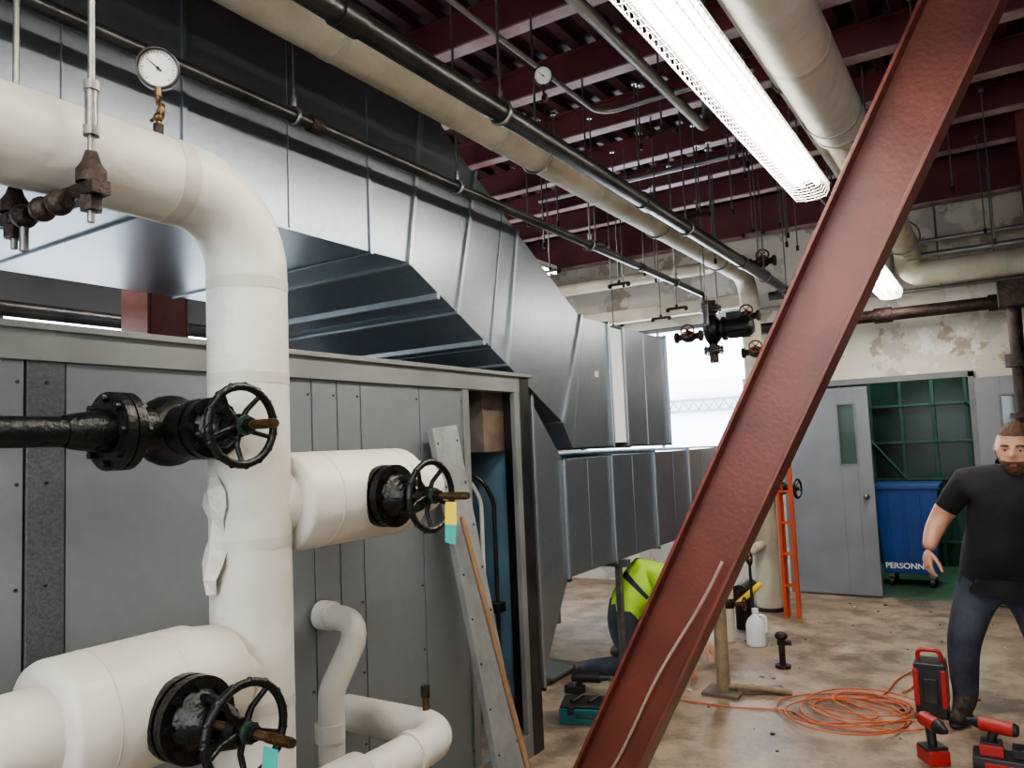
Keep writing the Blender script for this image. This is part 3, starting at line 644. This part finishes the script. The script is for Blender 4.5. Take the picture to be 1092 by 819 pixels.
o=O('cordless_impact_wrench'); x,y=-.42,4.42
R=Matrix.Rotation(.6,3,'Z')
def L(p): return V((x,y,0))+R@V(p)
o.box(L((0,0,.035)),(.10,.13,.07),m_redp,R); o.box(L((0,0,.075)),(.11,.09,.02),m_black,R); o.sweep([L((0,0,.08)),L((.0,.01,.17))],[.022,.024],m_black,12); o.sweep([L((-.0,.06,.19)),L((0,-.06,.19))],.036,m_redp,16); o.sweep([L((0,-.06,.19)),L((0,-.10,.19)),L((0,-.13,.19))],[.034,.024,.012],m_black,14); o.sweep([L((0,.06,.19)),L((0,.08,.19))],[.036,.028],m_black,14); o.done(.006)
o=O('cordless_power_tool'); x,y=-.14,4.46
o.box((x,y,.035),(.22,.16,.07),m_steel); o.box((x,y-.082,.035),(.12,.004,.03),m_redp)
o.box((x-.03,y,.095),(.10,.09,.05),m_redp); o.box((x-.03,y,.125),(.09,.08,.012),m_black)
o.sweep([(x-.03,y,.13),(x-.01,y,.19)],[.020,.022],m_black,12); o.sweep([(x+.07,y-.02,.20),(x-.07,y+.02,.20)],.033,m_redp,16); o.sweep([(x-.07,y+.02,.2),(x-.10,y+.03,.2),(x-.13,y+.037,.2)],[.03,.02,.012],m_black,12); o.sweep([(x+.07,y-.02,.2),(x+.085,y-.024,.2)],[.033,.026],m_black,12)
o.box((x+.08,y+.02,.09),(.05,.10,.04),m_black); o.done(.006)
o=O('charger_cardboard'); o.box((-.22,4.25,.01),(.25,.16,.02),m_paper); o.done(.003)
o=O('teal_tool_case'); x,y=-2.22,4.22; R=Matrix.Rotation(.35,3,'Z')
def L(p): return V((x,y,0))+R@V(p)
o.box(L((0,0,.045)),(.34,.22,.09),m_teal,R); o.box(L((0,0,.1)),(.33,.21,.012),m_black,R); 
for dx in(-.1,.1): o.box(L((dx,-.112,.08)),(.04,.01,.05),m_black,R)
o.sweep(fillet([L((-.06,-.11,.06)),L((-.06,-.15,.06)),L((.06,-.15,.06)),L((.06,-.11,.06))],.02),.008,m_black,8)
for dx in(-.1,0,.09): o.sweep([L((dx,-.05,.11)),L((dx+.05,.06,.115))],.014,m_steel,8)
o.done(.006)
o=O('cordless_drill'); x,y=-2.45,4.62; o.sweep([(x-.1,y,.1),(x+.08,y+.05,.1)],.035,m_black,12); o.sweep([(x+.08,y+.05,.1),(x+.14,y+.065,.1)],[.022,.012],m_black,10); o.sweep([(x-.04,y,.09),(x-.07,y-.01,.03)],.022,m_black,10); o.box((x-.08,y-.01,.025),(.12,.08,.05),m_black); o.done(.004)
o=O('pipe_support_post'); x,y=-1.65,5.0
o.cyl((x,y,0),(x,y,.64),.042,m_tan,n=16); o.cyl((x,y,.62),(x,y,.70),.028,m_rust,n=12); o.box((x,y,.012),(.24,.2,.022),m_brown); o.sweep([(x+.02,y,.05),(x+.28,y+.1,.035),(x+.4,y+.12,.02)],.02,m_tan,8); o.box((x+.2,y+.1,.02),(.3,.07,.035),m_brown,Matrix.Rotation(.5,3,'Z')); o.done(.003)
o=O('floor_pipe_stub'); x,y=-1.45,5.72
o.cyl((x,y,0),(x,y,.2),.022,m_rust,n=12); o.cyl((x,y,.0),(x,y,.02),.055,m_rust,n=16); o.sph((x,y,.22),.045,m_rust,(1,1,.7)); o.cyl((x-.03,y,.17),(x+.06,y+.03,.17),.018,m_rust,n=10); o.done()
o=O('plastic_jug'); x,y=-1.77,6.24
o.lathe((x,y,0),(0,0,1),[(0,.001),(0,.07),(.01,.078),(.16,.078),(.20,.062),(.235,.03),(.245,.022),(.26,.022)],m_jug,20); o.cyl((x,y,.255),(x,y,.285),.026,m_white,n=16)
o.sweep(fillet([(x+.03,y-.01,.235),(x+.085,y-.02,.235),(x+.085,y-.02,.12),(x+.07,y-.015,.11)],.03),.012,m_jug,10); o.done()
o=O('fiberglass_stepladder'); 
for x in(-1.78,-1.67): o.bb((x-.016,7.24,0),(x+.016,7.30,1.62),m_ladder)
for x in(-1.77,-1.68): o.bb((x-.012,7.32,0),(x+.012,7.35,1.58),m_ladder)
for k in range(5): o.bb((-1.77,7.23,.28+k*.28),(-1.68,7.30,.30+k*.28),m_ladder)
o.bb((-1.80,7.23,1.62),(-1.65,7.35,1.66),m_ladder); o.done(.003)
o=O('pump_manifold')
o.sweep(fillet([(-2.0,6.3,0),(-2.0,6.3,.62),(-2.0,6.9,.62),(-2.0,7.4,.62)],.1),.045,m_ins2,14)
o.sweep(fillet([(-2.15,6.6,0),(-2.15,6.6,.8),(-2.05,7.4,.8)],.1),.035,m_rust,12)
for p in((-2.0,6.3,.3),(-2.0,6.55,.62),(-2.1,6.9,.8)): o.sph(p,.06,m_rust); o.cyl((p[0],p[1],p[2]),(p[0]+.14,p[1],p[2]),.018,m_brass,n=8); o.wheel((p[0]+.13,p[1],p[2]),(1,0,0),.05,.007,m_redw)
o.sweep([(-1.95,6.4,.28),(-1.8,6.55,.42)],.025,m_yel,8); o.cyl((-2.0,6.75,.0),(-2.0,6.75,.3),.08,m_rust,n=18); o.cyl((-2.0,6.6,.32),(-2.0,6.95,.32),.07,m_rust,n=18)
o.sweep([(-1.84,6.42,.0),(-1.84,6.42,.62)],.012,m_steel,8); o.sph((-1.84,6.42,.62),.025,m_rust)
o.done()
o=O('scrap_sheet_metal'); o.box((-2.92,4.85,.06),(.36,.3,.02),m_flange,Matrix.Rotation(.15,3,'Y')); o.box((-2.92,4.9,.02),(.3,.5,.03),m_brown); o.done()
o=O('floor_debris')
for k in range(75):
    x=random.uniform(-2.1,.4); y=random.uniform(4.1,8.2); s2=random.uniform(.006,.022)
    if abs(x+.1)<.45 and abs(y-5.1)<.4: continue
    o.box((x,y,s2*.2),(s2,s2*random.uniform(.5,1.8),s2*.4),random.choice([m_brown,m_paper,m_rust,m_brown]),Matrix.Rotation(random.random()*3,3,'Z'))
o.done()

# ------------------------------------------------------------------ people
def skin(name,nodes,edges,rule,root,levels=2):
    keys=list(nodes); me=bpy.data.meshes.new(name)
    me.from_pydata([nodes[k][0] for k in keys],[(keys.index(a),keys.index(b)) for a,b in edges],[])
    ob=bpy.data.objects.new(name,me); sc.collection.objects.link(ob)
    sk=ob.modifiers.new('skin','SKIN'); sk.use_smooth_shade=True
    for i,k in enumerate(keys):
        r=nodes[k][1]; sv=me.skin_vertices[0].data[i]; sv.radius=(r,r) if not isinstance(r,tuple) else r; sv.use_root=(k==root)
    ss=ob.modifiers.new('sub','SUBSURF'); ss.levels=levels; ss.render_levels=levels
    bpy.context.view_layer.update(); dg=bpy.context.evaluated_depsgraph_get()
    m2=bpy.data.meshes.new_from_object(ob.evaluated_get(dg)); bpy.data.objects.remove(ob)
    out=bpy.data.objects.new(name,m2); sc.collection.objects.link(out)
    mats=[]; m2.materials.clear()
    for p in m2.polygons:
        c=p.center; best=None
        for a,b in edges:
            A=V(nodes[a][0]);B=V(nodes[b][0]); ab=B-A; t=max(0,min(1,(c-A).dot(ab)/ab.length_squared)); 
            ra=nodes[a][1]; rb=nodes[b][1]
            dd=(c-(A+ab*t)).length-(ra*(1-t)+rb*t)
            if best is None or dd<best[0]: best=(dd,(a,b),t)
        mt=rule(best[1],best[2],c)
        if mt not in mats: mats.append(mt); m2.materials.append(mt)
        p.material_index=mats.index(mt); p.use_smooth=True
    return out
def head(name,c,s,yaw,pitch,hairm,beardm=None,tilt=0):
    o=O(name); R=Matrix.Rotation(yaw,3,'Z')@Matrix.Rotation(tilt,3,'Y')@Matrix.Rotation(pitch,3,'X'); n=56;h=44; c=V(c)
    vs=[];dirs=[]
    for i in range(h+1):
        th=math.pi*i/h
        for k in range(n):
            ph=2*math.pi*k/n; d=V((math.sin(th)*math.cos(ph),math.sin(th)*math.sin(ph),math.cos(th)))
            x,y,z=d.x*.078,d.y*.098,d.z*.122
            if d.z<0: x*=1-.20*(-d.z); 
            if d.y<0 and d.z<0: y*=1+.06*(-d.z)
            if d.y>0 and d.z<-.3: y*=.8
            g=lambda X,Z,wx,wz:math.exp(-((x-X)/wx)**2-((z-Z)/wz)**2) if d.y<0 else 0
            y-= .024*g(0,-.022,.012,.016)+.012*g(0,.0,.009,.022)
            y-= .006*(g(-.03,.026,.02,.009)+g(.03,.026,.02,.009)); y+=.009*(g(-.031,.006,.016,.012)+g(.031,.006,.016,.012))
            y-= .006*g(0,-.058,.022,.01)+.008*g(0,-.10,.022,.018)
            kind='s'
            if (d.z>.50 and d.y<.3) or (d.y>-.15 and d.z>-.15 ) or d.y>.35 and d.z>-.5 : kind='h'
            if d.y<-.25 and d.z<.5: kind='s'
            if beardm and d.z<-.30 and d.y<.35: kind='b'
            if beardm and abs(d.x)>.70 and d.z<.05 and d.y<.15 and d.y>-.55: kind='b'
            if kind=='b' and g(0,-.058,.02,.007)>.45: kind='l'
            k2=1.0
            if kind=='h': k2=1.07+.012*math.sin(ph*9+th*5)
            if kind=='b': k2=1.08
            p=V((x,y,z))*s*k2; vs.append(c+R@p); dirs.append(kind)
    mm={'s':m_skin,'h':hairm,'b':beardm or m_skin,'l':m_lip}
    base=len(o.v); o.v+=vs
    for i in range(h):
        for k in range(n):
            k2=(k+1)%n; f=[i*n+k,(i+1)*n+k,(i+1)*n+k2,i*n+k2]; o.f.append([q+base for q in f]); kk=[dirs[q] for q in f]
            o.m.append(o.mi(mm[max(set(kk),key=kk.count)])); o.s.append(True)
    for sx in(-1,1):
        e=c+R@(V((sx*.031,-.0755,.006))*s); o.sph(e,.0105*s,m_eye,n=12); o.sph(c+R@(V((sx*.031,-.0845,.004))*s),.0055*s,m_iris,(1,.6,1),10)
        o.sweep([c+R@(V((sx*a_,b_,c_))*s) for a_,b_,c_ in((.018,-.087,.012),(.031,-.089,.0135),(.044,-.080,.011))],.0048*s,m_skin,6)
        o.sweep([c+R@(V((sx*a_,b_,c_))*s) for a_,b_,c_ in((.014,-.099,.026),(.03,-.1,.031),(.046,-.088,.026))],.0042*s,hairm,6)
        o.sph(c+R@(V((sx*.082,.012,-.004))*s),.03*s,m_skin,(.35,.6,1),12,R)
    if not beardm: o.sweep([c+R@(V((a_,-.1,-.058))*s) for a_ in(-.02,0,.02)],.004*s,m_lip,6)
    return o
def hand(o,w,d,side,thumbdir,s=1,curl=.5,m=None):
    m=m or m_skin
    w=V(w); d=V(d).normalized(); sd=(V(side)-d*V(side).dot(d)).normalized(); pn=d.cross(sd); pn=pn if pn.dot(V(thumbdir))>0 else -pn
    R=Matrix((sd,pn,d)).transposed()
    o.sph(w+d*.05*s,.05*s,m,(.86,.42,1.05),16,R)
    for i,(off,L) in enumerate(((.030,.070),(.011,.080),(-.009,.074),(-.028,.058))):
        L*=s; b=w+d*.082*s+sd*off*s; a=curl*(.6+.15*i); p=[b-d*.02*s,b]; dd=d.copy(); q=b
        for k,f in enumerate((.45,.3,.25)):
            dd=(Matrix.Rotation(a*(.5+.3*k),3,sd if (Matrix.Rotation(.1,3,sd)@d).dot(pn)>d.dot(pn) else -sd)@dd); q=q+dd*L*f; p.append(q)
        o.sweep(p,[.0095*s,.0095*s,.0088*s,.0082*s,.0065*s],m,10); o.sph(q,.0066*s,m,n=8)
    b=w+d*.025*s+sd*.028*s; p=[b,b+(d*.6+sd*.7+pn*.3)*.03*s,b+(d*.9+sd*.62+pn*.5)*.055*s,b+(d*1.2+sd*.5+pn*.6)*.075*s]
    o.sweep(p,[.014*s,.0125*s,.0105*s,.008*s],m,10); o.sph(p[-1],.0082*s,m,n=8)

man=empty('standing_man',(-.06,5.12,0))
N={'pel':((-.08,5.14,.84),.170),'bel':((-.05,5.06,1.00),.205),'che':((-.02,5.05,1.18),.195),'upc':((.02,5.04,1.32),.145),'nek':((.04,5.0,1.41),.075),'nk2':((.045,4.97,1.47),.066),
'rsh':((-.21,5.06,1.33),.095),'rel':((-.345,5.12,1.14),.062),'rfa':((-.385,5.07,1.06),.057),'rwr':((-.418,5.00,.955),.035),
'lsh':((.26,5.04,1.33),.095),'lel':((.39,5.08,1.11),.062),'lfa':((.41,5.0,1.0),.054),'lwr':((.405,4.93,.91),.035),
'rhp':((-.19,5.12,.76),.125),'rkn':((-.285,5.03,.45),.09),'rcf':((-.295,5.09,.30),.084),'ran':((-.30,5.14,.12),.07),'rft':((-.325,5.04,.055),.05),'rto':((-.345,4.94,.045),.042),
'lhp':((.04,5.14,.76),.125),'lkn':((.10,5.12,.44),.09),'lcf':((.10,5.2,.30),.084),'lan':((.09,5.27,.12),.07),'lft':((.11,5.17,.055),.05),'lto':((.13,5.08,.045),.042)}
E=[('pel','bel'),('bel','che'),('che','upc'),('upc','nek'),('nek','nk2'),('upc','rsh'),('rsh','rel'),('rel','rfa'),('rfa','rwr'),('upc','lsh'),('lsh','lel'),('lel','lfa'),('lfa','lwr'),
('pel','rhp'),('rhp','rkn'),('rkn','rcf'),('rcf','ran'),('ran','rft'),('rft','rto'),('pel','lhp'),('lhp','lkn'),('lkn','lcf'),('lcf','lan'),('lan','lft'),('lft','lto')]
def rule(e,t,c):
    a,b=e
    if b in('rft','rto','lft','lto'): return m_boot
    if b in('ran','lan'): return m_jean if t<.75 else m_boot
    if b in('rkn','lkn','rcf','lcf'): return m_jean
    if b in('rfa','lfa','rwr','lwr'): return m_skin
    if b in('rel','lel'): return m_shirt if t<.72 else m_skin
    if b in('nk2',): return m_skin
    if b=='nek': return m_shirt if t<.55 else m_skin
    return m_shirt if c.z>.80 else m_jean
b=skin('body',N,E,rule,'pel')
def toparent(ob,e):
    ob.parent=e; ob.location=ob.location-e.location
toparent(b,man)
h=head('head',(.045,4.95,1.52),1.13,-.14,.12,m_hair,m_beard,.06).done(); toparent(h,man)
o=O('hands'); hand(o,(-.418,5.00,.96),(-.04,-.25,-1),(.5,-.85,0),(1,0.2,0),1.0,.7); hand(o,(.405,4.93,.915),(.02,-.3,-1),(-.5,-.85,0),(-1,.2,0),1.05,.6); toparent(o.done(),man)
o=O('shirt_hem'); o.sweep([( -.08+.0,5.13,.84),(-.085,5.135,.795),(-.09,5.14,.735)],[.190,.197,.203],m_shirt,32,caps=False)
toparent(o.done(),man)
o=O('boot_soles')
for (x,y,a) in((-.325,5.06,.2),(.11,5.19,-.2)):
    o.sph((x,y,.018),.1,m_black,(.52,1.5,.18),20,Matrix.Rotation(-a,3,'Z'))
toparent(o.done(),man)

wk=empty('crouching_worker',(-2.35,5.25,0))
N={'pel':((-2.40,5.16,.42),.165),'wai':((-2.34,5.20,.55),.165),'che':((-2.24,5.25,.66),.18),'upc':((-2.12,5.32,.69),.135),'nek':((-2.04,5.36,.66),.062),'nk2':((-1.99,5.38,.61),.056),
'rsh':((-2.09,5.16,.64),.085),'rel':((-2.05,5.06,.38),.055),'rwr':((-1.92,5.08,.17),.033),
'lsh':((-2.16,5.50,.62),.08),'lel':((-2.1,5.62,.36),.052),'lwr':((-1.92,5.50,.18),.032),
'rhp':((-2.40,5.06,.38),.125),'rkn':((-2.24,4.97,.12),.088),'ran':((-2.60,4.95,.07),.055),'rto':((-2.70,4.95,.05),.045),
'lhp':((-2.42,5.28,.38),.12),'lkn':((-2.17,5.42,.12),.085),'lan':((-2.55,5.44,.07),.055),'lto':((-2.66,5.44,.05),.045)}
E=[('pel','wai'),('wai','che'),('che','upc'),('upc','nek'),('nek','nk2'),('upc','rsh'),('rsh','rel'),('rel','rwr'),('upc','lsh'),('lsh','lel'),('lel','lwr'),('pel','rhp'),('rhp','rkn'),('rkn','ran'),('ran','rto'),('pel','lhp'),('lhp','lkn'),('lkn','lan'),('lan','lto')]
def rule2(e,t,c):
    a,b=e
    if b in('rto','lto'): return m_boot
    if b in('rkn','lkn','ran','lan','rhp','lhp'): return m_jean
    if b=='rwr' or b=='lwr' or b=='nk2': return m_skin
    if b in('rel','lel'): return m_hiviz if t<.7 else m_skin
    if b=='wai': return m_jean if t<.2 else m_hiviz
    if b=='che' and t>.4 and t<.55: return m_navy
    return m_hiviz
b=skin('body',N,E,rule2,'pel'); toparent(b,wk)
h=head('head',(-1.92,5.40,.58),1.0,1.35,.7,m_hair).done(); toparent(h,wk)
o=O('hands'); hand(o,(-1.92,5.08,.17),(.5,0,-.75),(0,1,0),(-1,0,-1),1,.6); hand(o,(-1.92,5.50,.18),(.5,0,-.75),(0,-1,0),(-1,0,-1),1,.6); toparent(o.done(),wk)

# ------------------------------------------------------------------ world & camera
w=bpy.data.worlds.new('World'); sc.world=w; w.use_nodes=True; bg=w.node_tree.nodes['Background']; bg.inputs[0].default_value=(.86,.93,1,1); bg.inputs[1].default_value=7.0
cam=bpy.data.cameras.new('camera'); co=bpy.data.objects.new('camera',cam); sc.collection.objects.link(co)
cam.sensor_width=36; cam.lens=820/1092*36; cam.clip_start=.05
r=V((.8419,.5379,-.0418)).normalized(); f=V((-.5338,.8418,.0797)).normalized(); u=r.cross(f).normalized(); r=f.cross(u).normalized()
mt=Matrix((r,u,-f)).transposed().to_4x4(); mt.translation=V((0,0,CZ)); co.matrix_world=mt; sc.camera=co
sc.view_settings.view_transform='AgX'; sc.view_settings.look='AgX - Medium High Contrast'; sc.view_settings.exposure=0.2
